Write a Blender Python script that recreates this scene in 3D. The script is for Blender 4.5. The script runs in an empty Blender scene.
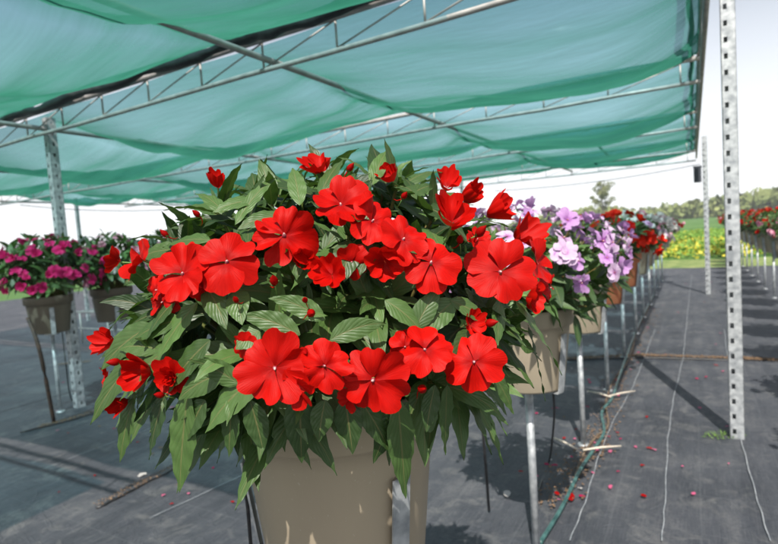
import bpy, bmesh, math, random
import numpy as np
from mathutils import Vector, Matrix
from math import sin, cos, pi, radians, atan, tan, sqrt

# ------------------------------------------------------------------ camera, world, sun, exposure
S = bpy.context.scene
C = S.collection
FOC = 530.0; EYE = 1.15
PITCH = atan(36 / FOC); ROLL = radians(3.85)
Fw = np.array([0, cos(PITCH), -sin(PITCH)]); Up0 = np.array([0, sin(PITCH), cos(PITCH)]); Rt0 = np.array([1., 0, 0])
Up = cos(ROLL) * Up0 + sin(ROLL) * Rt0; Rt = cos(ROLL) * Rt0 - sin(ROLL) * Up0
O = np.array([0, 0, EYE])
cam_d = bpy.data.cameras.new('camera'); cam = bpy.data.objects.new('camera', cam_d); C.objects.link(cam)
cam_d.sensor_width = 36; cam_d.lens = 36 * FOC / 778
cam_d.clip_start = 0.02; cam_d.clip_end = 4000
M = Matrix(((Rt[0], Up[0], -Fw[0]), (Rt[1], Up[1], -Fw[1]), (Rt[2], Up[2], -Fw[2]))).to_4x4()
cam.matrix_world = Matrix.Translation((0, 0, EYE)) @ M
cam_d.dof.use_dof = True; cam_d.dof.focus_distance = 0.62; cam_d.dof.aperture_fstop = 7.5
S.camera = cam

SUN_EL = radians(52); SUN_AZ = radians(10)      # light travels towards +Y, a little towards +X
sd = Vector((sin(SUN_AZ) * cos(SUN_EL), cos(SUN_AZ) * cos(SUN_EL), -sin(SUN_EL)))
sun_d = bpy.data.lights.new('sun', 'SUN'); sun_d.energy = 5.0; sun_d.angle = radians(0.5); sun_d.color = (1, .95, .87)
sun = bpy.data.objects.new('sun', sun_d); C.objects.link(sun)
sun.rotation_euler = sd.to_track_quat('-Z', 'Y').to_euler(); sun.location = (0, -5, 8)
w = bpy.data.worlds.new('World'); S.world = w; w.use_nodes = True
nt = w.node_tree; bg = nt.nodes['Background']
sky = nt.nodes.new('ShaderNodeTexSky'); sky.sky_type = 'NISHITA'; sky.sun_disc = False
sky.sun_elevation = SUN_EL
sky.sun_rotation = math.atan2(-sd.x, -sd.y)
sky.air_density = 1.0; sky.dust_density = 2.0; sky.ozone_density = 1.2
tc = nt.nodes.new('ShaderNodeTexCoord'); nz = nt.nodes.new('ShaderNodeTexNoise')
nz.inputs['Scale'].default_value = 2.2; nz.inputs['Detail'].default_value = 7; nz.inputs['Roughness'].default_value = .6
mp = nt.nodes.new('ShaderNodeMapping'); mp.inputs['Scale'].default_value = (1, 1, 3.0)
rp = nt.nodes.new('ShaderNodeValToRGB'); rp.color_ramp.elements[0].position = .58; rp.color_ramp.elements[1].position = .74
mx = nt.nodes.new('ShaderNodeMixRGB'); mx.inputs['Color2'].default_value = (17.5, 17.8, 18.2, 1)
nt.links.new(tc.outputs['Generated'], mp.inputs['Vector']); nt.links.new(mp.outputs[0], nz.inputs['Vector'])
nt.links.new(nz.outputs['Fac'], rp.inputs[0])
# a thin white haze low in the sky, clouds above it
sx = nt.nodes.new('ShaderNodeSeparateXYZ'); nt.links.new(tc.outputs['Generated'], sx.inputs[0])
mr = nt.nodes.new('ShaderNodeMapRange'); mr.inputs['From Min'].default_value = .02; mr.inputs['From Max'].default_value = .46
mr.inputs['To Min'].default_value = 1.0; mr.inputs['To Max'].default_value = 0.0
nt.links.new(sx.outputs['Z'], mr.inputs['Value'])
ad = nt.nodes.new('ShaderNodeMath'); ad.operation = 'MAXIMUM'
nt.links.new(mr.outputs[0], ad.inputs[0]); nt.links.new(rp.outputs[0], ad.inputs[1])
nt.links.new(ad.outputs[0], mx.inputs[0])
nt.links.new(sky.outputs[0], mx.inputs['Color1']); nt.links.new(mx.outputs[0], bg.inputs['Color'])
bg.inputs['Strength'].default_value = 0.066
S.view_settings.view_transform = 'Standard'; S.view_settings.look = 'None'
S.view_settings.exposure = 0.56; S.view_settings.gamma = 1.0
S.render.engine = 'CYCLES'
S.cycles.transparent_max_bounces = 16; S.cycles.max_bounces = 8

# ------------------------------------------------------------------ geometry helpers
def ray(x, y): return Fw + Rt * (x - 389) / FOC + Up * (272 - y) / FOC
def G(x, y, z=0.0):
    d = ray(x, y); return O + d * ((z - EYE) / d[2])
def D(x, y, dist): return O + ray(x, y) * dist
NEAR = np.array([1.73, 2.655, 0.]); RD = np.array([.5, .866, 0.]); CD = np.array([-.866, .5, 0.])
def F(along, cross, z=0.0): return NEAR + RD * along + CD * cross + np.array([0, 0, z])

class MB:
    def __init__(s): s.v = []; s.f = []; s.uv = []; s.mi = []; s.n = 0; s.rnd = []
    def add(s, v, f, uv=None, mi=0, rnd=0.5):
        v = np.asarray(v, float); f = np.asarray(f, int)
        s.v.append(v); s.f.append(f + s.n); s.n += len(v)
        s.uv.append(np.zeros((len(v), 2)) if uv is None else np.asarray(uv, float))
        s.mi.append(np.full(len(f), mi)); s.rnd.append(np.full(len(v), rnd))
    def tube(s, pts, r, seg=8, mi=0, cap=True, rnd=.5):
        pts = [np.asarray(p, float) for p in pts]; n = len(pts)
        rr = r if hasattr(r, '__len__') else [r] * n
        V = []; up = np.array([0, 0, 1.])
        for i, p in enumerate(pts):
            t = pts[min(i + 1, n - 1)] - pts[max(i - 1, 0)]; t = t / (np.linalg.norm(t) + 1e-9)
            a = np.cross(t, up if abs(t[2]) < .95 else np.array([1., 0, 0])); a /= np.linalg.norm(a); b = np.cross(t, a)
            for k in range(seg):
                V.append(p + rr[i] * (cos(2 * pi * k / seg) * a + sin(2 * pi * k / seg) * b))
        Fq = [[i * seg + k, i * seg + (k + 1) % seg, (i + 1) * seg + (k + 1) % seg, (i + 1) * seg + k] for i in range(n - 1) for k in range(seg)]
        uv = [(k / seg, i / max(1, n - 1)) for i in range(n) for k in range(seg)]
        if cap:
            V += [pts[0], pts[-1]]; uv += [(0, 0), (0, 1)]; c0 = n * seg
            for k in range(seg):
                Fq.append([c0, (k + 1) % seg, k, k]); Fq.append([c0 + 1, (n - 1) * seg + k, (n - 1) * seg + (k + 1) % seg, (n - 1) * seg + (k + 1) % seg])
        s.add(V, Fq, uv, mi, rnd)
    def box(s, c, ax, ay, az, mi=0):
        c = np.asarray(c, float); ax, ay, az = [np.asarray(q, float) for q in (ax, ay, az)]
        V = [c + i * ax + j * ay + k * az for i in (-1, 1) for j in (-1, 1) for k in (-1, 1)]
        s.add(V, [[0, 1, 3, 2], [4, 6, 7, 5], [0, 4, 5, 1], [2, 3, 7, 6], [0, 2, 6, 4], [1, 5, 7, 3]], None, mi)
    def lathe(s, prof, seg=32, mi=0, c=(0, 0, 0)):
        V = []; c = np.asarray(c, float)
        for (r, z) in prof:
            for k in range(seg): V.append(c + np.array([r * cos(2 * pi * k / seg), r * sin(2 * pi * k / seg), z]))
        n = len(prof)
        s.add(V, [[i * seg + k, i * seg + (k + 1) % seg, (i + 1) * seg + (k + 1) % seg, (i + 1) * seg + k] for i in range(n - 1) for k in range(seg)], None, mi)
    def mesh(s, name, mats, smooth=True):
        me = bpy.data.meshes.new(name)
        v = np.concatenate(s.v); uv = np.concatenate(s.uv); rn = np.concatenate(s.rnd); mi = np.concatenate(s.mi)
        faces = []
        for f in s.f:
            for q in f.tolist():
                faces.append(q[:3] if len(q) == 4 and q[3] == q[2] else q)
        me.from_pydata(v.tolist(), [], faces)
        li = np.empty(len(me.loops), dtype=np.int32); me.loops.foreach_get('vertex_index', li)
        ul = me.uv_layers.new(name='UVMap'); ul.data.foreach_set('uv', uv[li].astype(np.float32).ravel())
        at = me.attributes.new('rnd', 'FLOAT', 'POINT'); at.data.foreach_set('value', rn.astype(np.float32))
        me.polygons.foreach_set('material_index', mi.astype(np.int32))
        me.polygons.foreach_set('use_smooth', np.full(len(me.polygons), smooth))
        for m in (mats if isinstance(mats, (list, tuple)) else [mats]): me.materials.append(m)
        me.update(); return me
    def build(s, name, mats, parent=None, smooth=True):
        return link(name, s.mesh(name, mats, smooth), parent)
def link(name, data, parent=None, loc=None, rot=None, scale=None):
    o = bpy.data.objects.new(name, data); C.objects.link(o)
    if parent: o.parent = parent
    if loc is not None: o.location = Vector([float(q) for q in loc])
    if rot is not None: o.rotation_euler = rot
    if scale is not None: o.scale = (scale,) * 3 if not hasattr(scale, '__len__') else scale
    return o
def tag(o, label=None, cat=None, group=None, kind=None):
    if label: o['label'] = label
    if cat: o['category'] = cat
    if group: o['group'] = group
    if kind: o['kind'] = kind
    return o
def empty(name, loc=(0, 0, 0), rz=0.): return link(name, None, None, loc, (0, 0, rz))

# ------------------------------------------------------------------ materials
def new_mat(name):
    m = bpy.data.materials.new(name); m.use_nodes = True
    return m, m.node_tree, m.node_tree.nodes['Principled BSDF']
def N(t, kind, **kw):
    n = t.nodes.new(kind)
    for k, v in kw.items():
        if k in n.inputs: n.inputs[k].default_value = v
        else: setattr(n, k, v)
    return n
def math_n(t, op, a, b=None, clamp=False):
    n = t.nodes.new('ShaderNodeMath'); n.operation = op; n.use_clamp = clamp
    for i, q in enumerate((a, b)):
        if q is None: continue
        if isinstance(q, (int, float)): n.inputs[i].default_value = q
        else: t.links.new(q, n.inputs[i])
    return n.outputs[0]
def ramp(t, fac, stops):
    n = t.nodes.new('ShaderNodeValToRGB'); cr = n.color_ramp
    while len(cr.elements) < len(stops): cr.elements.new(.5)
    for e, (p, c) in zip(cr.elements, stops): e.position = p; e.color = (*c, 1)
    t.links.new(fac, n.inputs[0]); return n.outputs[0]
def mixc(t, fac, a, b, mode='MIX'):
    n = t.nodes.new('ShaderNodeMixRGB'); n.blend_type = mode
    for i, q in zip((0, 1, 2), (fac, a, b)):
        if isinstance(q, (int, float)): n.inputs[i].default_value = q
        elif isinstance(q, tuple): n.inputs[i].default_value = (*q, 1)
        else: t.links.new(q, n.inputs[i])
    return n.outputs[0]
def bump(t, h, strength, dist, p):
    b = N(t, 'ShaderNodeBump', Strength=strength, Distance=dist); t.links.new(h, b.inputs['Height']); t.links.new(b.outputs[0], p.inputs['Normal'])
    return b

def noise_mat(name, c1, c2, scale, rough=.6, metal=0., bstr=.3, bdist=.002, detail=5, spec=.5):
    m, t, p = new_mat(name)
    co = N(t, 'ShaderNodeTexCoord'); n = N(t, 'ShaderNodeTexNoise', Scale=scale, Detail=detail)
    t.links.new(co.outputs['Object'], n.inputs['Vector'])
    t.links.new(ramp(t, n.outputs['Fac'], [(.35, c1), (.65, c2)]), p.inputs['Base Color'])
    p.inputs['Roughness'].default_value = rough; p.inputs['Metallic'].default_value = metal
    p.inputs['Specular IOR Level'].default_value = spec
    bump(t, n.outputs['Fac'], bstr, bdist, p); return m

def leaf_mat(name, dark, light, veins=True, rib=(.16, .17, .07), trans=.22):
    m, t, p = new_mat(name)
    uv = N(t, 'ShaderNodeUVMap'); sp = N(t, 'ShaderNodeSeparateXYZ'); t.links.new(uv.outputs[0], sp.inputs[0])
    at = N(t, 'ShaderNodeAttribute', attribute_name='rnd')
    a = math_n(t, 'ABSOLUTE', math_n(t, 'SUBTRACT', math_n(t, 'MULTIPLY', sp.outputs[1], 2.), 1.))
    base = ramp(t, at.outputs['Fac'], [(0, dark), (.65, light), (1, tuple(min(1, q * 1.5) for q in light))])
    co = N(t, 'ShaderNodeTexCoord'); nn = N(t, 'ShaderNodeTexNoise', Scale=28., Detail=4.)
    t.links.new(co.outputs['Object'], nn.inputs['Vector'])
    base = mixc(t, math_n(t, 'MULTIPLY', nn.outputs['Fac'], .45), base, tuple(q * .5 for q in dark))
    if veins:
        ph = math_n(t, 'SUBTRACT', math_n(t, 'MULTIPLY', sp.outputs[0], 8.), math_n(t, 'MULTIPLY', math_n(t, 'POWER', a, .75), 3.1))
        v = math_n(t, 'ABSOLUTE', math_n(t, 'SINE', math_n(t, 'MULTIPLY', ph, pi)))
        line = math_n(t, 'SUBTRACT', 1., math_n(t, 'MULTIPLY', v, 2.6), True)       # 1 on a side vein
        fade = math_n(t, 'SUBTRACT', 1., math_n(t, 'POWER', a, 3.), True)
        line = math_n(t, 'MULTIPLY', line, fade)
        mid = math_n(t, 'SUBTRACT', 1., math_n(t, 'MULTIPLY', a, 11.), True)
        base = mixc(t, math_n(t, 'MULTIPLY', line, .16), base, rib)
        base = mixc(t, math_n(t, 'MULTIPLY', mid, .6), base, (rib[0] * 1.25, rib[1] * 1.0, rib[2]))
        h = math_n(t, 'SUBTRACT', v, math_n(t, 'MULTIPLY', mid, 1.))
        bump(t, math_n(t, 'ADD', h, math_n(t, 'MULTIPLY', nn.outputs['Fac'], 1.6)), .24, .0014, p)
    t.links.new(math_n(t, 'ADD', .30, math_n(t, 'MULTIPLY', nn.outputs['Fac'], .34)), p.inputs['Roughness']); p.inputs['Specular IOR Level'].default_value = .5
    t.links.new(base, p.inputs['Base Color'])
    tr = N(t, 'ShaderNodeBsdfTranslucent'); t.links.new(mixc(t, .5, base, (.12, .26, .02)), tr.inputs[0])
    ms = N(t, 'ShaderNodeMixShader'); ms.inputs[0].default_value = trans
    t.links.new(p.outputs[0], ms.inputs[1]); t.links.new(tr.outputs[0], ms.inputs[2])
    t.links.new(ms.outputs[0], t.nodes['Material Output'].inputs[0]); return m

def petal_mat(name, col, deep, edge=None, trans=.25):
    m, t, p = new_mat(name)
    uv = N(t, 'ShaderNodeUVMap'); sp = N(t, 'ShaderNodeSeparateXYZ'); t.links.new(uv.outputs[0], sp.inputs[0])
    wv = N(t, 'ShaderNodeTexNoise', Scale=1., Detail=2.)
    mpn = N(t, 'ShaderNodeMapping'); mpn.inputs['Scale'].default_value = (3.0, 34., 1); t.links.new(uv.outputs[0], mpn.inputs[0]); t.links.new(mpn.outputs[0], wv.inputs['Vector'])
    base = ramp(t, sp.outputs[0], [(0, deep), (.22, deep), (.45, col), (1, edge or col)])
    base = mixc(t, math_n(t, 'MULTIPLY', math_n(t, 'SUBTRACT', wv.outputs['Fac'], .38, True), 1.7), base, deep)
    oi = N(t, 'ShaderNodeObjectInfo')
    base = mixc(t, math_n(t, 'MULTIPLY', oi.outputs['Random'], .35), base, tuple(q * .62 for q in col))
    at = N(t, 'ShaderNodeAttribute', attribute_name='rnd')
    base = mixc(t, math_n(t, 'MULTIPLY', at.outputs['Fac'], .30), base, tuple(q * .6 for q in col))
    t.links.new(base, p.inputs['Base Color'])
    p.inputs['Roughness'].default_value = .5; p.inputs['Specular IOR Level'].default_value = .12
    p.inputs['Sheen Weight'].default_value = .0; p.inputs['Sheen Roughness'].default_value = .4
    p.inputs['Sheen Tint'].default_value = (*col, 1)
    bump(t, wv.outputs['Fac'], .35, .0012, p)
    tr = N(t, 'ShaderNodeBsdfTranslucent'); t.links.new(base, tr.inputs[0])
    ms = N(t, 'ShaderNodeMixShader'); ms.inputs[0].default_value = trans
    t.links.new(p.outputs[0], ms.inputs[1]); t.links.new(tr.outputs[0], ms.inputs[2])
    t.links.new(ms.outputs[0], t.nodes['Material Output'].inputs[0]); return m

m_leaf = leaf_mat('leaf_dark_green', (.017, .046, .011), (.075, .142, .036))
m_leaf_far = leaf_mat('leaf_green', (.03, .07, .022), (.09, .17, .05), rib=(.15, .22, .08))
m_sepal = noise_mat('sepal_green', (.10, .20, .04), (.16, .26, .06), 60, .5)
m_stem = noise_mat('stem_reddish', (.16, .10, .04), (.10, .14, .03), 30, .4)
m_red = petal_mat('petal_red', (.58, .0045, .002), (.34, .002, .002), (.60, .007, .003))
m_redp = petal_mat('petal_orange_red', (.72, .025, .006), (.5, .008, .004))
m_lilac = petal_mat('petal_lilac', (.58, .32, .64), (.32, .07, .36), (.68, .44, .74))
m_palelilac = petal_mat('petal_pale_lilac', (.74, .54, .76), (.45, .15, .42), (.80, .66, .82))
m_pink = petal_mat('petal_pink', (.78, .32, .45), (.6, .10, .22), (.85, .55, .62))
m_magenta = petal_mat('petal_magenta', (.66, .02, .16), (.42, .005, .07), (.72, .05, .22))
m_white = petal_mat('petal_white', (.84, .84, .80), (.76, .70, .66), (.85, .85, .82), trans=.4)
m_eye = noise_mat('flower_eye_pale', (.50, .16, .17), (.80, .60, .55), 30, .5)
m_eyed = noise_mat('flower_eye_dark', (.16, .01, .03), (.28, .02, .05), 300, .5)

def pot_mat(name, c1, c2):
    m, t, p = new_mat(name)
    co = N(t, 'ShaderNodeTexCoord')
    n = N(t, 'ShaderNodeTexNoise', Scale=5., Detail=6.); n2 = N(t, 'ShaderNodeTexNoise', Scale=160., Detail=2.)
    mpn = N(t, 'ShaderNodeMapping'); mpn.inputs['Scale'].default_value = (1, 1, .35)
    t.links.new(co.outputs['Object'], mpn.inputs[0]); t.links.new(mpn.outputs[0], n.inputs['Vector']); t.links.new(co.outputs['Object'], n2.inputs['Vector'])
    b = ramp(t, n.outputs['Fac'], [(.35, c1), (.65, c2)])
    dust = math_n(t, 'GREATER_THAN', n2.outputs['Fac'], .70)
    b = mixc(t, math_n(t, 'MULTIPLY', dust, .4), b, (.45, .4, .32))
    t.links.new(b, p.inputs['Base Color']); p.inputs['Roughness'].default_value = .5; p.inputs['Specular IOR Level'].default_value = .35
    bump(t, n2.outputs['Fac'], .12, .0006, p); return m
m_pot = pot_mat('pot_taupe_plastic', (.31, .255, .185), (.37, .305, .22))
m_potb = pot_mat('pot_beige_plastic', (.30, .255, .185), (.36, .305, .225))
m_terra = pot_mat('pot_terracotta_plastic', (.42, .13, .06), (.50, .17, .08))
m_potd = pot_mat('pot_dark_brown_plastic', (.12, .095, .07), (.16, .13, .095))
m_soil = noise_mat('potting_soil', (.02, .013, .008), (.05, .035, .02), 60, .9, bstr=.8, bdist=.01)
m_galv = noise_mat('galvanised_steel', (.30, .32, .34), (.58, .60, .61), 32, .48, .5, .2, .0008, detail=8)
m_galvd = noise_mat('weathered_galvanised_tube', (.34, .33, .32), (.48, .46, .44), 18, .55, .35, .2, .001)
m_black = noise_mat('black_rubber_tube', (.012, .012, .013), (.03, .03, .032), 30, .4)
m_rod = noise_mat('rusty_dark_rod', (.03, .022, .018), (.08, .045, .03), 30, .7)
m_hose = noise_mat('teal_green_hose', (.018, .06, .058), (.06, .15, .14), 25, .35)
m_vine = noise_mat('dry_brown_hose', (.10, .07, .045), (.18, .13, .09), 30, .7)
m_wood = noise_mat('weathered_pale_wood', (.50, .44, .36), (.64, .57, .47), 50, .8)
m_box = noise_mat('dark_grey_box', (.03, .035, .045), (.05, .055, .07), 20, .5)
m_debris = noise_mat('dry_brown_litter', (.06, .036, .02), (.24, .15, .085), 60, .9)
m_string = noise_mat('pale_woven_stripe', (.20, .22, .24), (.36, .38, .40), 20, .6)
m_bark = noise_mat('tree_bark', (.09, .07, .05), (.16, .13, .10), 3, .9, bstr=.6, bdist=.05)
m_crown = noise_mat('tree_crown_olive', (.14, .17, .05), (.26, .27, .11), .6, .8)
m_hedge = noise_mat('far_wood_leaves', (.14, .18, .06), (.28, .31, .11), .08, .9)
m_soy = noise_mat('crop_green_leaves', (.12, .26, .03), (.22, .36, .06), .6, .7)
m_soyy = noise_mat('crop_yellow_leaves', (.42, .38, .03), (.62, .55, .06), .8, .7)

def net_mat():
    m, t, p = new_mat('green_shade_net')
    co = N(t, 'ShaderNodeTexCoord'); uv = N(t, 'ShaderNodeUVMap')
    # long soft folds along the panel
    mpn = N(t, 'ShaderNodeMapping'); mpn.inputs['Scale'].default_value = (1.2, 9., 1.)
    t.links.new(uv.outputs[0], mpn.inputs[0]); n = N(t, 'ShaderNodeTexNoise', Scale=1., Detail=5., Roughness=.6)
    t.links.new(mpn.outputs[0], n.inputs['Vector'])
    col = ramp(t, n.outputs['Fac'], [(.3, (.028, .17, .11)), (.7, (.055, .25, .18))])
    df = N(t, 'ShaderNodeBsdfDiffuse'); tl = N(t, 'ShaderNodeBsdfTranslucent')
    t.links.new(col, df.inputs[0]); t.links.new(mixc(t, .0, col, (0, 0, 0)), tl.inputs[0])
    a = N(t, 'ShaderNodeMixShader'); a.inputs[0].default_value = .6
    t.links.new(df.outputs[0], a.inputs[1]); t.links.new(tl.outputs[0], a.inputs[2])
    tp = N(t, 'ShaderNodeBsdfTransparent'); tp.inputs[0].default_value = (.58, .88, .96, 1)
    # the threads close up as the net is seen more obliquely
    lw = N(t, 'ShaderNodeLayerWeight', Blend=.5)
    mp2 = N(t, 'ShaderNodeMapping'); mp2.inputs['Scale'].default_value = (1.6, 15., 1.); mp2.inputs['Rotation'].default_value = (0, 0, .22)
    t.links.new(uv.outputs[0], mp2.inputs[0]); n3 = N(t, 'ShaderNodeTexNoise', Scale=1., Detail=3., Roughness=.5); t.links.new(mp2.outputs[0], n3.inputs['Vector'])
    bp = N(t, 'ShaderNodeBump', Strength=.7, Distance=.016); t.links.new(n3.outputs['Fac'], bp.inputs['Height'])
    t.links.new(bp.outputs[0], lw.inputs['Normal']); t.links.new(bp.outputs[0], df.inputs['Normal'])
    fac = math_n(t, 'SUBTRACT', .86, math_n(t, 'MULTIPLY', lw.outputs['Facing'], .92))
    fac = math_n(t, 'SUBTRACT', fac, math_n(t, 'MULTIPLY', math_n(t, 'SUBTRACT', n.outputs['Fac'], .5), .18), True)
    b = N(t, 'ShaderNodeMixShader'); t.links.new(fac, b.inputs[0])
    t.links.new(a.outputs[0], b.inputs[1]); t.links.new(tp.outputs[0], b.inputs[2])
    t.links.new(b.outputs[0], t.nodes['Material Output'].inputs[0]); return m
m_net = net_mat()

def cloth_mat():
    m, t, p = new_mat('woven_ground_cloth')
    co = N(t, 'ShaderNodeTexCoord')
    rotm = N(t, 'ShaderNodeMapping'); rotm.inputs['Rotation'].default_value = (0, 0, radians(30)); t.links.new(co.outputs['Object'], rotm.inputs[0])
    big = N(t, 'ShaderNodeTexNoise', Scale=1.7, Detail=6., Roughness=.6); t.links.new(rotm.outputs[0], big.inputs['Vector'])
    st = N(t, 'ShaderNodeMapping'); st.inputs['Scale'].default_value = (14, 1.4, 1); t.links.new(rotm.outputs[0], st.inputs[0])
    streak = N(t, 'ShaderNodeTexNoise', Scale=1., Detail=4.); t.links.new(st.outputs[0], streak.inputs['Vector'])
    fine = N(t, 'ShaderNodeTexNoise', Scale=90., Detail=3.); t.links.new(rotm.outputs[0], fine.inputs['Vector'])
    wv = N(t, 'ShaderNodeTexWave', Scale=55.); t.links.new(rotm.outputs[0], wv.inputs['Vector'])
    wv2 = N(t, 'ShaderNodeTexWave', Scale=55., bands_direction='Y'); t.links.new(rotm.outputs[0], wv2.inputs['Vector'])
    dusty = math_n(t, 'MULTIPLY', math_n(t, 'ADD', big.outputs['Fac'], math_n(t, 'ADD', math_n(t, 'MULTIPLY', streak.outputs['Fac'], .5), math_n(t, 'MULTIPLY', fine.outputs['Fac'], .35))), .54)
    c = ramp(t, dusty, [(.36, (.022, .026, .034)), (.52, (.050, .055, .067)), (.68, (.12, .122, .128))])
    weave = math_n(t, 'MULTIPLY', wv.outputs['Fac'], wv2.outputs['Fac'])
    c = mixc(t, math_n(t, 'MULTIPLY', weave, .22), c, (.01, .012, .015))
    vo = N(t, 'ShaderNodeTexNoise', Scale=6.5, Detail=8., Roughness=.7, Distortion=1.2); t.links.new(rotm.outputs[0], vo.inputs['Vector'])
    sc_ = math_n(t, 'MULTIPLY', math_n(t, 'SUBTRACT', vo.outputs['Fac'], .52, True), 5., True)
    c = mixc(t, math_n(t, 'MULTIPLY', sc_, .5), c, (.20, .198, .19))
    v2 = N(t, 'ShaderNodeTexNoise', Scale=2.6, Detail=5., Roughness=.55, Distortion=2.5); t.links.new(rotm.outputs[0], v2.inputs['Vector'])
    crease = math_n(t, 'SUBTRACT', 1., math_n(t, 'MULTIPLY', math_n(t, 'ABSOLUTE', math_n(t, 'SUBTRACT', v2.outputs['Fac'], .5)), 22.), True)
    wg = N(t, 'ShaderNodeTexBrick', Scale=1., offset=.0); wg.inputs['Mortar Size'].default_value = .0035; wg.inputs['Brick Width'].default_value = .305; wg.inputs['Row Height'].default_value = .305; wg.inputs['Mortar Smooth'].default_value = .6
    t.links.new(rotm.outputs[0], wg.inputs['Vector'])
    c = mixc(t, math_n(t, 'MULTIPLY', wg.outputs['Fac'], .16), c, (.16, .17, .18))
    thr = N(t, 'ShaderNodeMapping'); thr.inputs['Scale'].default_value = (260, 9, 1); t.links.new(rotm.outputs[0], thr.inputs[0])
    th = N(t, 'ShaderNodeTexNoise', Scale=1., Detail=2.); t.links.new(thr.outputs[0], th.inputs['Vector'])
    c = mixc(t, math_n(t, 'MULTIPLY', math_n(t, 'SUBTRACT', th.outputs['Fac'], .45, True), .9), c, (.15, .155, .16))
    t.links.new(c, p.inputs['Base Color']); p.inputs['Specular IOR Level'].default_value = .45
    rr = math_n(t, 'ADD', .42, math_n(t, 'MULTIPLY', big.outputs['Fac'], .28)); t.links.new(rr, p.inputs['Roughness'])
    h = math_n(t, 'ADD', math_n(t, 'MULTIPLY', big.outputs['Fac'], 1.0), math_n(t, 'ADD', math_n(t, 'MULTIPLY', weave, .04), math_n(t, 'ADD', math_n(t, 'MULTIPLY', crease, .05), math_n(t, 'MULTIPLY', streak.outputs['Fac'], .25))))
    bump(t, h, .75, .04, p); return m
m_cloth = cloth_mat()

def field_mat():
    m, t, p = new_mat('field_green')
    co = N(t, 'ShaderNodeTexCoord'); n = N(t, 'ShaderNodeTexNoise', Scale=.08, Detail=8.); n2 = N(t, 'ShaderNodeTexNoise', Scale=3., Detail=6.)
    t.links.new(co.outputs['Object'], n.inputs['Vector']); t.links.new(co.outputs['Object'], n2.inputs['Vector'])
    c = ramp(t, n.outputs['Fac'], [(.35, (.07, .17, .03)), (.55, (.10, .22, .04)), (.7, (.16, .26, .06))])
    c = mixc(t, math_n(t, 'MULTIPLY', n2.outputs['Fac'], .5), c, (.04, .09, .02))
    t.links.new(c, p.inputs['Base Color']); p.inputs['Roughness'].default_value = .9
    bump(t, n2.outputs['Fac'], .8, .15, p); return m
m_field = field_mat()
m_grass = noise_mat('grass_strip', (.10, .17, .04), (.26, .30, .10), 4, .9, bstr=.8, bdist=.05)

# ------------------------------------------------------------------ setting
rng = random.Random(5); nr = np.random.default_rng(5)
mb = MB(); R_ = 1500.
mb.add([(-R_, -R_, -.03), (R_, -R_, -.03), (R_, R_, -.03), (-R_, R_, -.03)], [[0, 1, 2, 3]])
tag(mb.build('field', m_field, smooth=False), kind='structure')
mb = MB()
def quad(mb, pts): mb.add(pts, [[0, 1, 2, 3]])
quad(mb, [F(10.2, -12, -.012), F(13.0, -12, -.012), F(13.0, 26, -.012), F(10.2, 26, -.012)][::-1])
tag(mb.build('grass_verge', m_grass, smooth=False), kind='structure')
# landscape cloth with gentle creases
mb = MB(); na, nc = 150, 130
al = np.linspace(-9, 10.3, na); cr = np.linspace(-6, 18, nc)
V = []; UVs = []
for a in al:
    for c in cr:
        P = F(a, c, 0)
        z = .006 * sin(a * 2.1 + sin(c * 1.3)) * sin(c * 2.7 + a * .4) + .003 * sin(7 * c + 3 * sin(a * 1.1))
        V.append((P[0], P[1], z * .7 + rng.uniform(-.0015, .0015))); UVs.append((a, c))
mb.add(V, [[i * nc + j, i * nc + j + 1, (i + 1) * nc + j + 1, (i + 1) * nc + j] for i in range(na - 1) for j in range(nc - 1)], UVs)
o = mb.build('ground_cloth', m_cloth); tag(o, kind='structure')

def gz(p): return np.array([p[0], p[1], 0])
def ribbon(name, pts, wd, z, mat, jitter=0.0):
    mb = MB(); P = [gz(p) for p in pts]; Q = []
    for i in range(len(P) - 1):
        for k in range(8): Q.append(P[i] + (P[i + 1] - P[i]) * k / 8)
    Q.append(P[-1]); V = []
    for i, q in enumerate(Q):
        t = Q[min(i + 1, len(Q) - 1)] - Q[max(i - 1, 0)]; t /= np.linalg.norm(t); n = np.array([-t[1], t[0], 0])
        q = q + n * jitter * sin(i * 1.3); V += [q - n * wd / 2 + [0, 0, z], q + n * wd / 2 + [0, 0, z]]
    mb.add(V, [[2 * i, 2 * i + 1, 2 * i + 3, 2 * i + 2] for i in range(len(Q) - 1)])
    return mb.build(name, mat)
for pts in ([(662, 543), (665, 505), (668, 440), (673, 402), (683, 360), (685, 340), (689, 300), (692, 275)],
            [(570, 543), (585, 505), (598, 460), (612, 425), (632, 390), (641, 368), (655, 330)],
            [(724, 330), (730, 377), (735, 410), (743, 449), (757, 500), (770, 543)],
            [(40, 472), (90, 452), (150, 430), (240, 405)], [(150, 520), (240, 478), (300, 452)]):
    tag(ribbon('cloth_stripe', [G(*q) for q in pts], .0035, .0095, m_string, .002), kind='structure')

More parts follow.
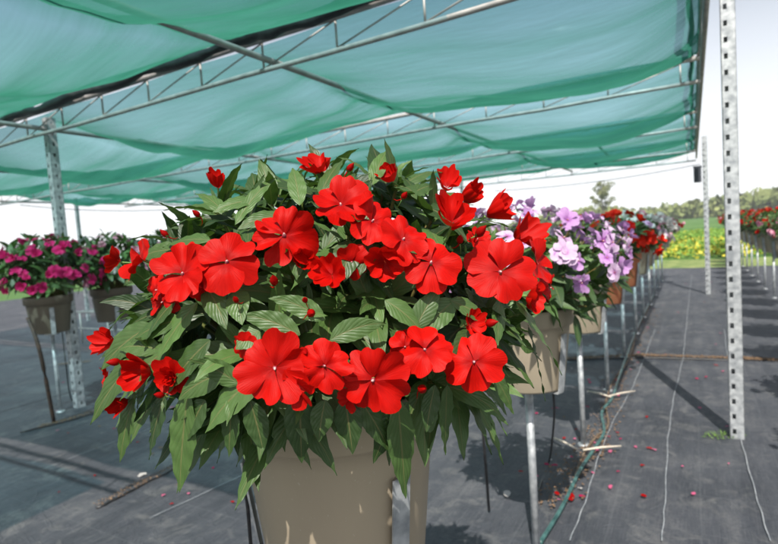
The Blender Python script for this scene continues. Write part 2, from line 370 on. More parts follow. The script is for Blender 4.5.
def litter(name, paths, count, mat, label, spread=.05, size=.012, kind='stuff'):
    mb = MB(); per = count // len(paths)
    for path in paths:
        P = [gz(G(*q)) for q in path]
        for _ in range(per):
            s_ = rng.random() * (len(P) - 1); i = int(s_); q = P[i] + (P[i + 1] - P[i]) * (s_ - i)
            q = q + np.array([rng.gauss(0, spread), rng.gauss(0, spread), .008 + rng.random() * .006])
            r = size * rng.uniform(.35, 1.3); an = rng.random() * 6.3; el = rng.uniform(.4, 1); tz = rng.uniform(-.5, .5)
            V = [q + r * np.array([cos(an + k * 1.26) * (1 if k % 2 else el), sin(an + k * 1.26), tz * cos(k) * .6 + .2]) for k in range(5)]
            V.append(q + [0, 0, r * .6])
            mb.add(V, [[5, k, (k + 1) % 5, (k + 1) % 5] for k in range(5)])
    o = mb.build(name, mat, smooth=False); tag(o, label, 'litter', kind=kind); return o
litter('plant_litter', [[(556, 360), (640, 356), (738, 359), (778, 361)]], 2600, m_debris, 'brown leaf and bark litter along the cross seam of the grey cloth', .02, .0065)
litter('plant_litter', [[(97, 507), (150, 480), (205, 452), (260, 425)], [(39, 428), (70, 420), (105, 409)], [(60, 365), (90, 362)]], 1500, m_debris, 'brown litter caught in the seams of the cloth at left', .016, .0042)
litter('plant_litter', [[(545, 503), (585, 462), (603, 430), (622, 378), (640, 340), (655, 310)]], 900, m_debris, 'brown litter gathered along the hoses under the pot row', .045, .007)
# dark seam folds in the cloth
mb = MB()
for path in ([(97, 509), (150, 482), (205, 454), (260, 427)], [(20, 433), (70, 421), (115, 408)], [(552, 361), (640, 358), (778, 362)]):
    pts = [G(*q) for q in path]; Q = []
    for i in range(len(pts) - 1):
        for k in range(8): Q.append(gz(pts[i] + (pts[i + 1] - pts[i]) * k / 8) + np.array([rng.uniform(-.006, .006), rng.uniform(-.006, .006), .004]))
    mb.tube(Q, .007, 6)
tag(mb.build('cloth_seam', m_black), kind='structure')

# ------------------------------------------------------------------ far setting: crop, woods, hills, tree
def clumps(mb, centre, rad, n, size, mi=0, flat=1.0):
    c = np.asarray(centre, float)
    for _ in range(n):
        d = nr.normal(size=3); d /= np.linalg.norm(d); q = c + d * np.asarray(rad) * nr.uniform(.45, 1.0)
        a = nr.normal(size=3); a /= np.linalg.norm(a); b = np.cross(a, nr.normal(size=3)); b /= np.linalg.norm(b)
        s = size * nr.uniform(.5, 1.3)
        mb.add([q - a * s, q - b * s * .6, q + a * s, q + b * s * .6], [[0, 1, 2, 3]], mi=mi)
mb = MB()
for _ in range(20000):
    a = 13.4 + 22 * nr.random() ** 1.3; c = nr.uniform(-12, 18)
    P = F(a, c, 0); yel = nr.random() < (.55 + .25 * sin(c * 1.3 + a) if a < 21 else .12)
    for k in range(3):
        q = P + np.array([nr.normal() * .1, nr.normal() * .1, nr.uniform(.02, .30)]); s = nr.uniform(.03, .075)
        a1 = nr.normal(size=3); a1 /= np.linalg.norm(a1); b1 = np.cross(a1, nr.normal(size=3)); b1 /= np.linalg.norm(b1)
        mb.add([q - a1 * s, q - b1 * s * .7, q + a1 * s, q + b1 * s * .7], [[0, 1, 2, 3]], mi=1 if (yel and k) else 0)
tag(mb.build('bean_crop', [m_soy, m_soyy], smooth=False), 'green crop turning yellow in the field behind the cloth', 'crop', kind='stuff')

# rolling ground behind the field
mb = MB(); V = []
n1, n2 = 120, 10
for j in range(n2):
    for i in range(n1):
        th = radians(-75 + 150 * i / (n1 - 1)); r = 260 + 40 * j
        hgt = (1.5 + 5 * max(0, sin(th * 2.2 - .3)) ** 2 + 2.2 * sin(th * 7 + 1) ** 2) * sin(pi * j / (n2 - 1) * .5)
        V.append((r * sin(th), r * cos(th), -.2 + hgt))
mb.add(V, [[j * n1 + i, j * n1 + i + 1, (j + 1) * n1 + i + 1, (j + 1) * n1 + i] for j in range(n2 - 1) for i in range(n1 - 1)])
tag(mb.build('hills', m_field), kind='structure')
# distant wood
mb = MB()
for i in range(420):
    th = radians(nr.uniform(8, 48)); r = nr.uniform(225, 300)
    h = 2.5 + 3.8 * max(0, sin((math.degrees(th) - 8) / 40 * 2.4)) + 1.3 * sin(th * 23) + nr.uniform(-.6, 1.0)
    c = np.array([r * sin(th), r * cos(th), h * .55]); clumps(mb, c, (h * .75, h * .75, h * .6), 46, h * .20)
for i in range(200):
    th = radians(nr.uniform(-55, 8)); r = nr.uniform(300, 380)
    h = 2.6 + 1.2 * sin(th * 17) + nr.uniform(-.5, .9)
    c = np.array([r * sin(th), r * cos(th), 2.2 + h * .5]); clumps(mb, c, (h * .9, h * .9, h * .6), 34, h * .26)
tag(mb.build('far_wood', m_hedge, smooth=False), 'low line of olive green woods along the horizon', 'wood', kind='stuff')

# lone tree
def lone_tree():
    g = G(603, 217.5 + 1.5, 0); base = D(603, 216, 150); base = np.array([base[0], base[1], 0])
    t = empty('field_tree', base); tag(t, 'solitary thin-crowned tree rising above the far woods', 'tree')
    H = 13.4; mb = MB()
    mb.tube([(0, 0, 0), (.1, 0, H * .3), (-.1, 0, H * .55), (0, 0, H * .85)], [.38, .27, .18, .05], 8)
    tips = []
    r2 = random.Random(3)
    for k in [0, 1, 2, 3, 4, 5, 6, 7, 15]:
        z0 = H * r2.uniform(.28, .72); an = k * 2.4; L = r2.uniform(1.9, 3.9) * (1.15 - z0 / H * .5)
        p0 = np.array([0, 0, z0]); p1 = p0 + np.array([cos(an) * L * .55, sin(an) * L * .55, L * .35]); p2 = p0 + np.array([cos(an) * L, sin(an) * L, L * .75])
        mb.tube([p0, p1, p2], [.12, .08, .03], 6); tips += [p1, p2]
    tips += [np.array([0, 0, H * .88]), np.array([.7, .3, H * .8]), np.array([-.8, 0, H * .86])]
    mb.build('trunk', m_bark, t)
    cb = MB()
    for p in tips:
        rr = r2.uniform(.7, 1.5); clumps(cb, p, (rr, rr, rr * .7), 130, .24)
    cb.build('crown', m_crown, t, smooth=False)
lone_tree()

# ------------------------------------------------------------------ shade frame
HZ = 2.2
frame = empty('shade_house', F(0, 0)); FO = F(0, 0)
tag(frame, 'galvanised steel shade house frame of perforated posts and lattice trusses over the pots', 'shade frame')
def fl(a, c, z=0): return F(a, c, z) - FO
def perforated_post(a, c, h, wd=.062, pitch=.078, name='post'):
    mb = MB(); hw = wd / 2; hole_w, hole_h = .016, .026
    axes = [(RD[:3], CD[:3]), (CD[:3], -RD[:3]), (-RD[:3], -CD[:3]), (-CD[:3], RD[:3])]
    b = fl(a, c, 0); nh = int(h / pitch)
    for nrm, tan_ in axes:
        off_u = .012 if abs(nrm @ RD) > .5 else 0.
        for i in range(nh):
            z0 = i * pitch; z1 = (i + 1) * pitch; zm = (z0 + z1) / 2; za, zb = zm - hole_h / 2, zm + hole_h / 2
            def P(u, z): return b + nrm * hw + tan_ * u + np.array([0, 0, z])
            V = [P(-hw, z0), P(hw, z0), P(hw, z1), P(-hw, z1), P(-hole_w / 2 - off_u, za), P(hole_w / 2 - off_u, za), P(hole_w / 2 - off_u, zb), P(-hole_w / 2 - off_u, zb)]
            mb.add(V, [[0, 1, 5, 4], [1, 2, 6, 5], [2, 3, 7, 6], [3, 0, 4, 7]] + ([[4, 5, 6, 7]] if nrm @ RD > .5 else []))
    o = mb.build(name, m_galv, frame, smooth=False)
    m = o.modifiers.new('wall', 'SOLIDIFY'); m.thickness = .003
    return o
posts = [(0, 0), (5.75, 0), (-.92, 4.28), (4.9, 9.6), (7.1, 4.25), (2.3, 9.6), (7.1, 8.2)]
for i, (a, c) in enumerate(posts):
    perforated_post(a, c, 2.28 if i < 2 else 2.22, .062 if i < 3 else .05)
tr_al = [-3.2, -1.02, 1.08, 3.22, 5.45, 7.05]
pur = [.1, 2.06, 4.27, 6.45, 9.6]
for ti, a in enumerate(tr_al):
    c0 = .1; c1 = 9.6
    if ti == 0: c0 = 2.06
    if ti == 0: c1 = 6.5
    tr = link('truss', None, frame, fl(a, c0))
    off = fl(a, c0)
    def q(c, z, da=0.): return fl(a + da, c, z) - off
    mt = MB(); seg = 18
    cs = np.linspace(c0, c1, seg + 1)
    wob = [rng.uniform(-.006, .006) for _ in cs]
    mt.tube([q(c, HZ + w_) for c, w_ in zip(cs, wob)], .017, 8); mt.build('top_chord', m_galvd, tr)
    mt = MB(); mt.tube([q(c, HZ - .155 + w_) for c, w_ in zip(cs, wob)], .0135, 8); mt.build('bottom_chord', m_galvd, tr)
    mt = MB(); nn_ = int((c1 - c0) / .46)
    for k in range(nn_ + 1):
        c = c0 + .12 + (c1 - c0 - .24) * k / nn_
        mt.tube([q(c, HZ - .012), q(c, HZ - .145)], .006, 6)
        if k < nn_:
            c2 = c0 + .12 + (c1 - c0 - .24) * (k + 1) / nn_
            mt.tube([q(c, HZ - .015, .004), q(c2, HZ - .145, .004)], .0045, 5)
    mt.build('web', m_galvd, tr)
for c in pur:
    mt = MB(); a0 = -3.2 if c > 1.9 else -.9
    if c == 9.6: a0 = -1.0
    p0 = fl(a0, c, HZ - .022)
    pl = link('purlin', None, frame, (0, 0, 0)); bpy.data.objects.remove(pl)
    al_ = np.linspace(a0, 7.05, 16)
    rad = .02 if c < .5 else .017
    mt.tube([fl(a, c, HZ + (.034 if c < .5 else -.10)) for a in al_], rad, 8)
    if c < .5:
        mt.tube([fl(a, c - .005, HZ - .11) for a in al_], .014, 8)
        for k in range(15):
            a = a0 + (7.05 - a0) * (k + .3) / 15.5; mt.tube([fl(a, c - .002, HZ + .03), fl(a + .25, c - .004, HZ - .11)], .006, 6)
        mt.build('edge_rail', m_galvd, frame)
    else:
        mt.build('purlin', m_galvd, frame)
# short braces at the far edge
for c in (1.25, 5.3):
    mt = MB(); mt.tube([fl(4.3, c, HZ - .02), fl(5.6, c - .05, HZ - .13)], .016, 6); mt.build('brace', m_rod, frame)

# the nets
def net_panel(a0, a1, c0, c1, sag, seed, label):
    r2 = random.Random(seed); na_, nc_ = 26, max(20, int((c1 - c0) * 14))
    org = F(a0, c0, 0); mb = MB(); V = []; UVs = []
    ph = [r2.uniform(0, 6.3) for _ in range(8)]
    for i in range(na_ + 1):
        u = i / na_
        for j in range(nc_ + 1):
            c = c0 + (c1 - c0) * j / nc_
            g = c * 1.0 + ph[0]
            s_ = sag * (1 + .25 * sin(c * 1.5 + ph[1]) + .12 * sin(c * 3.7 + ph[2]))
            bay = abs(sin(pi * (c - .1) / 2.12)) ** .5
            s_ *= (.2 + .8 * bay) * min(1, (c1 - c) / .9 + .12)
            skew = .85 + .25 * sin(c * .7 + ph[5])
            prof = (4 * u * (1 - u)) ** skew
            z = -s_ * prof
            z += .016 * sin(u * 19 + 2.3 * sin(c * 1.1 + ph[3]) + ph[4]) * prof
            z += .006 * sin(c * 9 + 7 * u + 2 * sin(u * 9 + ph[1])) * prof
            z += .009 * sin(u * 41 + 3.0 * sin(c * 1.6 + ph[6])) * prof ** .7
            # scalloped edge where the cord pulls
            e = .0
            if i == 0: e = .03 * abs(sin(c * 2.6 + ph[7]))
            if i == na_: e = -.05 * abs(sin(c * 1.47 + ph[3])) ** 2
            P = F(a0 + (a1 - a0) * u + e, c, HZ + .012 + z) - org
            V.append(P); UVs.append((c, u))
    W = nc_ + 1
    mb.add(V, [[i * W + j, (i + 1) * W + j, (i + 1) * W + j + 1, i * W + j + 1] for i in range(na_) for j in range(nc_)], UVs)
    o = mb.build('shade_net', m_net); o.location = org
    tag(o, label, 'shade net', 'green shade nets between the trusses'); return o
nets = [(-5.6, -3.26, 2.2, 9.4, .24, 'green shade net strip nearest the viewer, mostly over and behind the camera at left'),  # out-of-view strip, added so its shadow darkens the cloth at left
        (-3.14, -1.09, 1.0, 9.55, .26, 'green shade net in the upper left corner, in front of the nearest truss'),
        (-.96, 1.02, .12, 9.58, .27, 'large blue-green shade net between the nearest and second truss'),
        (1.15, 3.15, .12, 9.58, .27, 'green sagging shade net between the second and third truss'),
        (3.29, 5.38, .12, 9.58, .25, 'green shade net between the third and fourth truss'),
        (5.52, 7.02, .12, 9.58, .14, 'darkest green shade net strip at the far edge of the roof')]
for i, a in enumerate(nets): net_panel(*a[:5], seed=20 + i, label=a[5])
# rolled black net edges tied to chords
def roll(a, c0, c1, r, label, seed):
    r2 = random.Random(seed); mb = MB(); n = int((c1 - c0) * 12); org = F(a, c0, HZ)
    pts = [F(a + r2.uniform(-.01, .01), c0 + (c1 - c0) * i / n, HZ - .004 + .010 * sin(i * .7) + r2.uniform(-.006, .006)) - org for i in range(n + 1)]
    mb.tube(pts, [r * (.75 + .4 * abs(sin(i * .45)) + r2.uniform(-.1, .1)) for i in range(n + 1)], 8)
    o = mb.build('rolled_net_edge', m_black); o.location = org; tag(o, label, 'net roll')
roll(-1.085, 1.2, 4.7, .030, 'black rolled net edge tied along the top of the nearest truss', 1)
mb = MB(); org = F(-1, .1, HZ)
mb.tube([F(-1 + 8 * i / 60, .155 + .006 * sin(i), HZ + .03 + .008 * sin(i * 1.7)) - org for i in range(61)], [.012 + .005 * abs(sin(i * .9)) for i in range(61)], 7)
o = mb.build('rolled_net_edge', m_black); o.location = org; tag(o, 'black rolled net edge running along the right side rail of the roof', 'net roll')
# thin wires under the far edge
def wire(pts, label, r=.004):
    mb = MB(); P = [np.asarray(p) for p in pts]; org = P[0]; Q = []
    for i in range(len(P) - 1):
        for k in range(10):
            t = k / 10; Q.append(P[i] + (P[i + 1] - P[i]) * t - org - np.array([0, 0, .06 * 4 * t * (1 - t)]))
    Q.append(P[-1] - org); mb.tube(Q, r, 5)
    o = mb.build('wire', m_black); o.location = org; tag(o, label, 'wire')
wire([D(495, 191, 8.2), D(700, 164, 7.9)], 'thin dark wire slung below the far right edge of the roof', .005)
wire([D(20, 205, 8.5), D(180, 209, 9.5), D(340, 197, 9.0)], 'thin dark wire slung below the far left edge of the roof', .006)
# black box on the far right post
p = F(5.75, 0, 0); mb = MB(); mb.box((0, 0, 0), RD * .045, CD * .05, (0, 0, .11)); mb.box((0, 0, .12), RD * .05, CD * .056, (0, 0, .012))
o = mb.build('control_box', m_box, smooth=False); o.location = Vector(D(697.5, 175, 7.95)); tag(o, 'small black box fixed to the far right post', 'control box')
# hole torn in the cloth at the near post
mb = MB(); c0 = G(724, 437)
for _ in range(150):
    an = rng.random() * 6.28; r = rng.random() ** .5; q = np.array([cos(an) * r * .11, sin(an) * r * .05, .006])
    h = rng.uniform(.006, .02); mb.add([q, q + [rng.uniform(-.02, .02), rng.uniform(-.02, .02), h], q + [.006, .004, .0]], [[0, 1, 2, 2]])
o = mb.build('weeds', m_sepal, smooth=False); o.location = Vector((c0[0], c0[1], 0)); tag(o, 'small patch of weeds and moss at the foot of the near right post', 'weeds', kind='stuff')

# ------------------------------------------------------------------ plants
def norm(v): return v / (np.linalg.norm(v) + 1e-9)
def leaf(mb, base, d, up, L, W, droop, nl=10, nw=4, fold=.25, rnd=.5, serr=.0, curl=0., mi=0):
    d = norm(np.asarray(d, float)); up = np.asarray(up, float)
    side = norm(np.cross(d, up)); p = np.asarray(base, float).copy(); V = []; UVs = []
    tw = math.sin(L * 9173.) * .55; st = L / nl; ss = np.linspace(-1, 1, nw + 1)
    for i in range(nl + 1):
        t = i / nl
        if i: side = norm(side + np.cross(d, side) * tw / nl)
        n = norm(np.cross(side, d))
        wd = W / 2 * (sin(pi * min(1, t) ** .82) ** .9 if 0 < t < 1 else 0) * (1 - .25 * t) * 1.12
        if serr: wd *= 1 + serr * ((t * 17) % 1 - .5)
        if t == 0: wd = W * .03
        for s_ in ss:
            a = abs(s_)
            off = side * (s_ * wd * cos(fold)) + n * (a * wd * sin(fold) - curl * wd * a * a)
            V.append(p + off + n * (.010 * L * sin(t * 30 + s_ * 2.5) * a)); UVs.append((t, (s_ + 1) / 2))
        p = p + d * st
        d = norm(d + np.array([0, 0, -1.]) * droop * (.35 + t) * 1.2 / nl)
    k = nw + 1
    mb.add(V, [[i * k + j, i * k + j + 1, (i + 1) * k + j + 1, (i + 1) * k + j] for i in range(nl) for j in range(nw)], UVs, mi, rnd)

def foliage(mb, stems, cz, rx, rz, n_shoots, L, seed, nl, nw, serr=0., zmin=-.62, per=7, base_z=.24, core=.5, box=2., skirt=-9., wr=(.26, .38)):
    r2 = random.Random(seed)
    for i in range(n_shoots):
        z = 1 - (1 - zmin) * (i + .5) / n_shoots; ph = i * 2.39996 + r2.uniform(-.25, .25)
        rr = sqrt(max(0, 1 - z * z)); dr = np.array([rr * cos(ph), rr * sin(ph), z])
        pn = (rr ** box + abs(z) ** box) ** (1 / box); dr = dr / pn if z > 0 else dr
        lay = r2.choice([1., 1., 1., .95, .85, .7, core])
        tip = np.array([0, 0, cz]) + dr * np.array([rx, rx, rz]) * lay * r2.uniform(.86, 1.06)
        ax = norm(dr * np.array([1, 1, .9]) + np.array([r2.uniform(-.25, .25), r2.uniform(-.25, .25), .45 + .2 * r2.random()]))
        if stems is not None:
            b = np.array([dr[0] * .05, dr[1] * .05, base_z]); stems.tube([b, b * .45 + tip * .5 + np.array([0, 0, .03]), tip], [.0045, .0035, .0025], 5, cap=False)
        a1 = norm(np.cross(ax, [0.3, .2, 1.])); a2 = np.cross(ax, a1); a0 = r2.random() * 6.3
        tone = r2.uniform(.1, .9)
        for k in range(per):
            an = a0 + k * 2.39996; f = (k + .6) / per
            el = radians(22 + 62 * f + r2.uniform(-9, 9))
            d = ax * cos(el) + (a1 * cos(an) + a2 * sin(an)) * sin(el)
            ln = L * (.5 + .62 * f) * r2.uniform(.72, 1.2)
            if (tip + d * ln)[2] - .35 * ln < skirt: continue
            upv = norm(ax * .8 + np.array([r2.uniform(-.2, .2), r2.uniform(-.2, .2), .35]))
            leaf(mb, tip - ax * L * .22 * f, d, upv, ln, ln * r2.uniform(wr[0], wr[1]), r2.uniform(.3, 1.3), nl, nw,
                 r2.uniform(.12, .42), min(1, max(0, tone + r2.uniform(-.3, .3))), serr, r2.uniform(0, .3))

def flower_mesh(name, mats, seed, cup=.1, npet=5, res=9, R=.5, wide=1.0, close=0.):
    """one open flower, diameter 2R = 1, facing +Z; slot 0 petals, 1 eye, 2 sepal"""
    r2 = random.Random(seed); mb = MB(); rot = r2.random() * 6.3
    for k in range(npet):
        a0 = rot + k * 2 * pi / npet + r2.uniform(-.10, .10); Rk = R * r2.uniform(.82, 1.08); hw = (.98 if npet == 5 else .88) * wide * r2.uniform(.9, 1.08) * 5 / max(5, npet)
        tilt = cup + r2.uniform(-.30, .34); refl = r2.uniform(.1, .55); ph = r2.uniform(0, 6.3); V = []; UVs = []
        notch = r2.uniform(.09, .20); wv_ = r2.uniform(.03, .09); nr_, ns = res, res + 1; lay = (k % 2) * .016 + k * .006
        for i in range(nr_ + 1):
            r = i / nr_
            for j in range(ns + 1):
                s_ = -1 + 2 * j / ns
                edge = 1 - notch * math.exp(-(s_ / .17) ** 2) - .30 * abs(s_) ** 2.8
                width = hw * (.52 + .48 * r ** .5)
                rad = r * Rk * edge; an = a0 + s_ * width * (1 - .12 * r)
                zz = tilt * rad - refl * rad * rad * .9 + .02 * s_ * r * 1.4 + lay * r + .016 * sin(s_ * 6 + ph) * r * r + .014 * sin(r * 6 + ph) - .014 * math.exp(-(s_ / .3) ** 2) * r + wv_ * sin(s_ * 2.6 + ph * 2) * r * r + .007 * sin(s_ * 13 + ph) * r ** 4
                if close:                                   # fold upward into a cup
                    ca = close * r ** .7 * (1 + .15 * sin(ph)); zz += rad * sin(ca); rad = rad * cos(ca)
                V.append((rad * cos(an), rad * sin(an), zz)); UVs.append((r, (s_ + 1) / 2 + k))
        w_ = ns + 1
        mb.add(V, [[i * w_ + j, i * w_ + j + 1, (i + 1) * w_ + j + 1, (i + 1) * w_ + j] for i in range(nr_) for j in range(ns)], UVs, 0, r2.random())
    # spur and sepals behind
    mb.tube([(0, 0, -.01), (0.02, .01, -.12), (.08, .03, -.25), (.2, .04, -.36), (.34, .04, -.40)], [.035, .03, .02, .014, .008], 6, mi=2)
    mb.tube([(0, 0, -.02), (-.03, -.05, -.2), (-.02, -.16, -.45)], [.018, .014, .012], 5, mi=2)
    return mb
def eye_mb():
    mb = MB(); mb.lathe([(.0001, .03), (.045, .028), (.05, .01), (.02, 0)], 10, 0)
    mb.tube([(0, -.01, .01), (.0, .01, .06), (.01, .03, .085)], [.028, .024, .014], 8, mi=1); return mb

def bud_mb():
    mb = MB(); prof = [(.001, -.55), (.14, -.45), (.28, -.2), (.33, .05), (.25, .35), (.10, .6), (.001, .78)]
    mb.lathe(prof, 12, 0); n = 12
    mb.tube([(0, 0, -.45), (.1, 0, -.8), (.35, 0, -1.2), (.75, 0, -1.35)], [.09, .07, .05, .02], 6, mi=0)
    for k in range(3):
        a = k * 2.1; leafd = np.array([cos(a), sin(a), 1.2]); leaf(mb, (cos(a) * .12, sin(a) * .12, -.46), leafd, (-cos(a), -sin(a), .6), .5, .3, -.4, 5, 2, .2, mi=1)
    mb.tube([(0, 0, -.45), (-.15, .1, -1.0), (-.2, .2, -1.8)], [.06, .045, .045], 5, mi=1)
    return mb

PET = {'red': m_red, 'orange': m_redp, 'lilac': m_lilac, 'pale': m_palelilac, 'pink': m_pink, 'magenta': m_magenta, 'white': m_white}
hi_open = [flower_mesh('f', None, s_, cup=cu, npet=np_, res=12, wide=wd) for s_, cu, np_, wd in ((1, .10, 5, 1.), (2, .02, 6, 1.05), (3, .18, 5, 1.04), (4, .05, 5, 1.), (5, .12, 6, 1.), (6, .0, 5, 1.06))]
hi_open += [flower_mesh('f', None, s_, cup=cu, npet=np_, res=12, wide=wd) for s_, cu, np_, wd in ((51, .3, 5, .92), (52, -.1, 5, .95), (53, .22, 5, .9))]
hi_cup = [flower_mesh('f', None, s_, cup=.25, npet=5, res=10, close=cl) for s_, cl in ((11, .72), (12, .5), (13, .95))]
# double, ruffled flower
dbl = flower_mesh('f', None, 21, cup=.1, npet=5, res=10, close=.35)
for sc, cl, zz in ((.72, .8, .03), (.45, 1.1, .06)):
    q = flower_mesh('f', None, 22 + int(sc * 10), cup=.2, npet=5, res=8, close=cl, R=.5 * sc)
    dbl.v.append(q.v[0] + [0, 0, zz]);
    dbl.f.append(q.f[0] + dbl.n); dbl.n += len(q.v[0]); dbl.uv.append(q.uv[0]); dbl.mi.append(q.mi[0]); dbl.rnd.append(q.rnd[0])
    for ii in range(1, 5):
        off = sum(len(x) for x in q.v[:ii]); dbl.v.append(q.v[ii] + [0, 0, zz]); dbl.f.append(q.f[ii] - off + dbl.n); dbl.n += len(q.v[ii]); dbl.uv.append(q.uv[ii]); dbl.mi.append(q.mi[ii]); dbl.rnd.append(q.rnd[ii])
mesh_cache = {}
def get_mesh(kind, idx, colour, low=False):
    k = (kind, idx, colour, low)
    if k not in mesh_cache:
        src = {'open': hi_open, 'cup': hi_cup, 'double': [dbl]}.get(kind)
        if kind == 'bud': mesh_cache[k] = bud_mb().mesh('bud', [PET[colour], m_sepal])
        elif kind == 'eye': mesh_cache[k] = eye_mb().mesh('flower_center', [m_eyed, m_eye])
        elif low:
            q = flower_mesh('f', None, 40 + idx, cup=(.1, .3, .0)[idx % 3], npet=5, res=5, close=(0, .5, 0)[idx % 3]); q.lathe([(.001, .03), (.05, .02), (.03, 0)], 6, 1)
            mesh_cache[k] = q.mesh('flower', [PET[colour], m_eyed, m_sepal])
        else: mesh_cache[k] = src[idx].mesh('flower', [PET[colour], m_eye, m_sepal])
    return mesh_cache[k]
def face_rot(nrm, spin):
    return (Vector([float(q) for q in nrm]).to_track_quat('Z', 'Y') @ Matrix.Rotation(spin, 4, 'Z').to_quaternion()).to_euler()

def pot_part(t, mat, r=.158, h=.27):
    mb = MB()
    prof = [(0.001, .0), (r * .74, .0), (r * .76, .006), (r * .90, h * .70), (r * .915, h * .78), (r * .97, h * .79), (r * 1.0, h * .81), (r * 1.01, h * .97), (r * 1.0, h), (r * .955, h), (r * .94, h * .9), (r * .93, h * .86)]
    mb.lathe(prof, 56); o = mb.build('pot', mat, t)
    mb = MB(); pr = [(0.001, h * .88), (r * .5, h * .89), (r * .955, h * .86)]
    mb.lathe(pr, 24); mb.build('soil', m_soil, t); return o
POTB = .61
lowfol = {}
def low_foliage(seed, zs=1.0):
    if seed not in lowfol:
        a = MB(); b = MB(); foliage(a, b, .40, .275, .20, 88, .118, seed, 7, 2, per=7, zmin=-.55)
        lowfol[seed] = (a.mesh('foliage', m_leaf_far), b.mesh('stems', m_stem))
    return lowfol[seed]
def row_plant(pos, colours, label, group, potm, seed, nfl=26, rz=0, scale=1., fsize=.082, zs=1., leafmesh=0):
    t = empty('potted_plant', (pos[0], pos[1], POTB), rz); tag(t, label, 'potted plant', group)
    key = ('pot', potm.name)
    if key not in lowfol:
        tmp = MB(); r, h = .158, .27
        tmp.lathe([(0.001, .0), (r * .74, .0), (r * .76, .006), (r * .90, h * .70), (r * .915, h * .78), (r * .97, h * .79), (r * 1.0, h * .81), (r * 1.01, h * .97), (r * 1.0, h), (r * .955, h), (r * .93, h * .86), (.001, h * .88)], 36)
        lowfol[key] = tmp.mesh('pot', potm)
    link('pot', lowfol[key], t)
    fm, sm = low_foliage(100 + seed % 4); link('foliage', fm, t, (0, 0, .24 * (1 - zs)), scale=(scale, scale, scale * zs)); link('stems', sm, t, (0, 0, .24 * (1 - zs)), scale=(1, 1, zs))
    r2 = random.Random(seed * 7 + 1)
    for i in range(nfl):
        z = r2.uniform(-.25, .98); ph = i * 2.39996 + r2.uniform(-.5, .5) + seed; rr = sqrt(1 - z * z); dr = np.array([rr * cos(ph), rr * sin(ph), z])
        p = np.array([0, 0, .24 + .17 * zs]) + dr * np.array([.33, .33, .245 * zs]) * scale * r2.uniform(.93, 1.05)
        n = norm(dr + np.array([0, 0, .15]) + nr.normal(size=3) * .3)
        big = seed in (1, 2) and i < 45
        fo = link('flower', get_mesh('open', r2.randrange(9 if big else 3), r2.choice(colours), not big), t, p, face_rot(n, r2.random() * 6.3), fsize * r2.uniform(.7, 1.12))
        if big: link('flower_center', get_mesh('eye', 0, 'red'), fo, (0, 0, .004), scale=.9)
    return t

# pot stands -----------------------------------------------------------------
def stand_meshes(r=.158):
    lg = MB(); lg.tube([(0, 0, 0), (0, 0, POTB - .012)], .0135, 10); lg.tube([(0, 0, .0), (0, 0, .012)], .03, 12)
    cr_ = MB(); straps = []
    cr_.tube([(0, 0, POTB - .02), (0, 0, POTB - .006)], .05, 16)
    for k in range(3):
        a = radians(-52 + 120 * k); d = np.array([cos(a), sin(a), 0]); tn = np.array([-sin(a), cos(a), 0])
        strap = MB(); straps.append(strap); pr = [(.03, -.006), (r * .76 + .006, -.006), (r * .78 + .006, .01), (r * .90 + .007, .19)]
        for (r0, z0), (r1, z1) in zip(pr[:-1], pr[1:]):
            p0 = d * r0 + np.array([0, 0, POTB + z0]); p1 = d * r1 + np.array([0, 0, POTB + z1]); nn = np.cross(tn, norm(p1 - p0))
            wv = .0145
            V = [p0 - tn * wv, p0 + tn * wv, p1 + tn * wv, p1 - tn * wv]; V2 = [v + nn * .003 for v in V]
            strap.add(V + V2, [[0, 1, 2, 3], [7, 6, 5, 4], [0, 4, 5, 1], [1, 5, 6, 2], [2, 6, 7, 3], [3, 7, 4, 0]])
    return lg.mesh('leg', m_galv), cr_.mesh('ring', m_galv), [q.mesh('strap', m_galv, smooth=False) for q in straps]
SM = stand_meshes()
def stand(pos, label, group, rz=0., sc=1.):
    t = empty('pot_stand', (pos[0], pos[1], 0), rz); tag(t, label, 'pot stand', group)
    link('leg', SM[0], t); link('ring', SM[1], t); [link('strap', q, t) for q in SM[2]]; t.scale = (sc, sc, 1); return t

# ------------------------------------------------------------------ the main red plant
main_pos = D(343, 480, .90); main_pos = np.array([main_pos[0], main_pos[1], POTB])
t = empty('potted_plant', main_pos); MAINP = t
tag(t, 'large red-flowered potted plant filling the foreground in a taupe pot', 'potted plant')
pot_part(t, m_pot, .172, .305)
fb = MB(); sb = MB()
foliage(fb, sb, .405, .280, .222, 235, .118, 77, 18, 6, serr=.07, per=7, zmin=-.45, core=.5, box=2.7, skirt=.185, wr=(.23, .33))
Cn = np.array([0, 0, .40]) + main_pos; RX, RZ = .338, .270
def on_shell(px, py, k=1.0):
    d = ray(px, py); rad = np.array([RX, RX, RZ]) * k; oc = (O - Cn) / rad; dd = d / rad
    A = dd @ dd; B = 2 * oc @ dd; Cc = oc @ oc - 1; disc = B * B - 4 * A * Cc
    tt = (-B - sqrt(disc)) / (2 * A) if disc > 0 else -B / (2 * A)
    P = O + d * tt; n = norm((P - Cn) / (rad * rad)); return P, n, tt
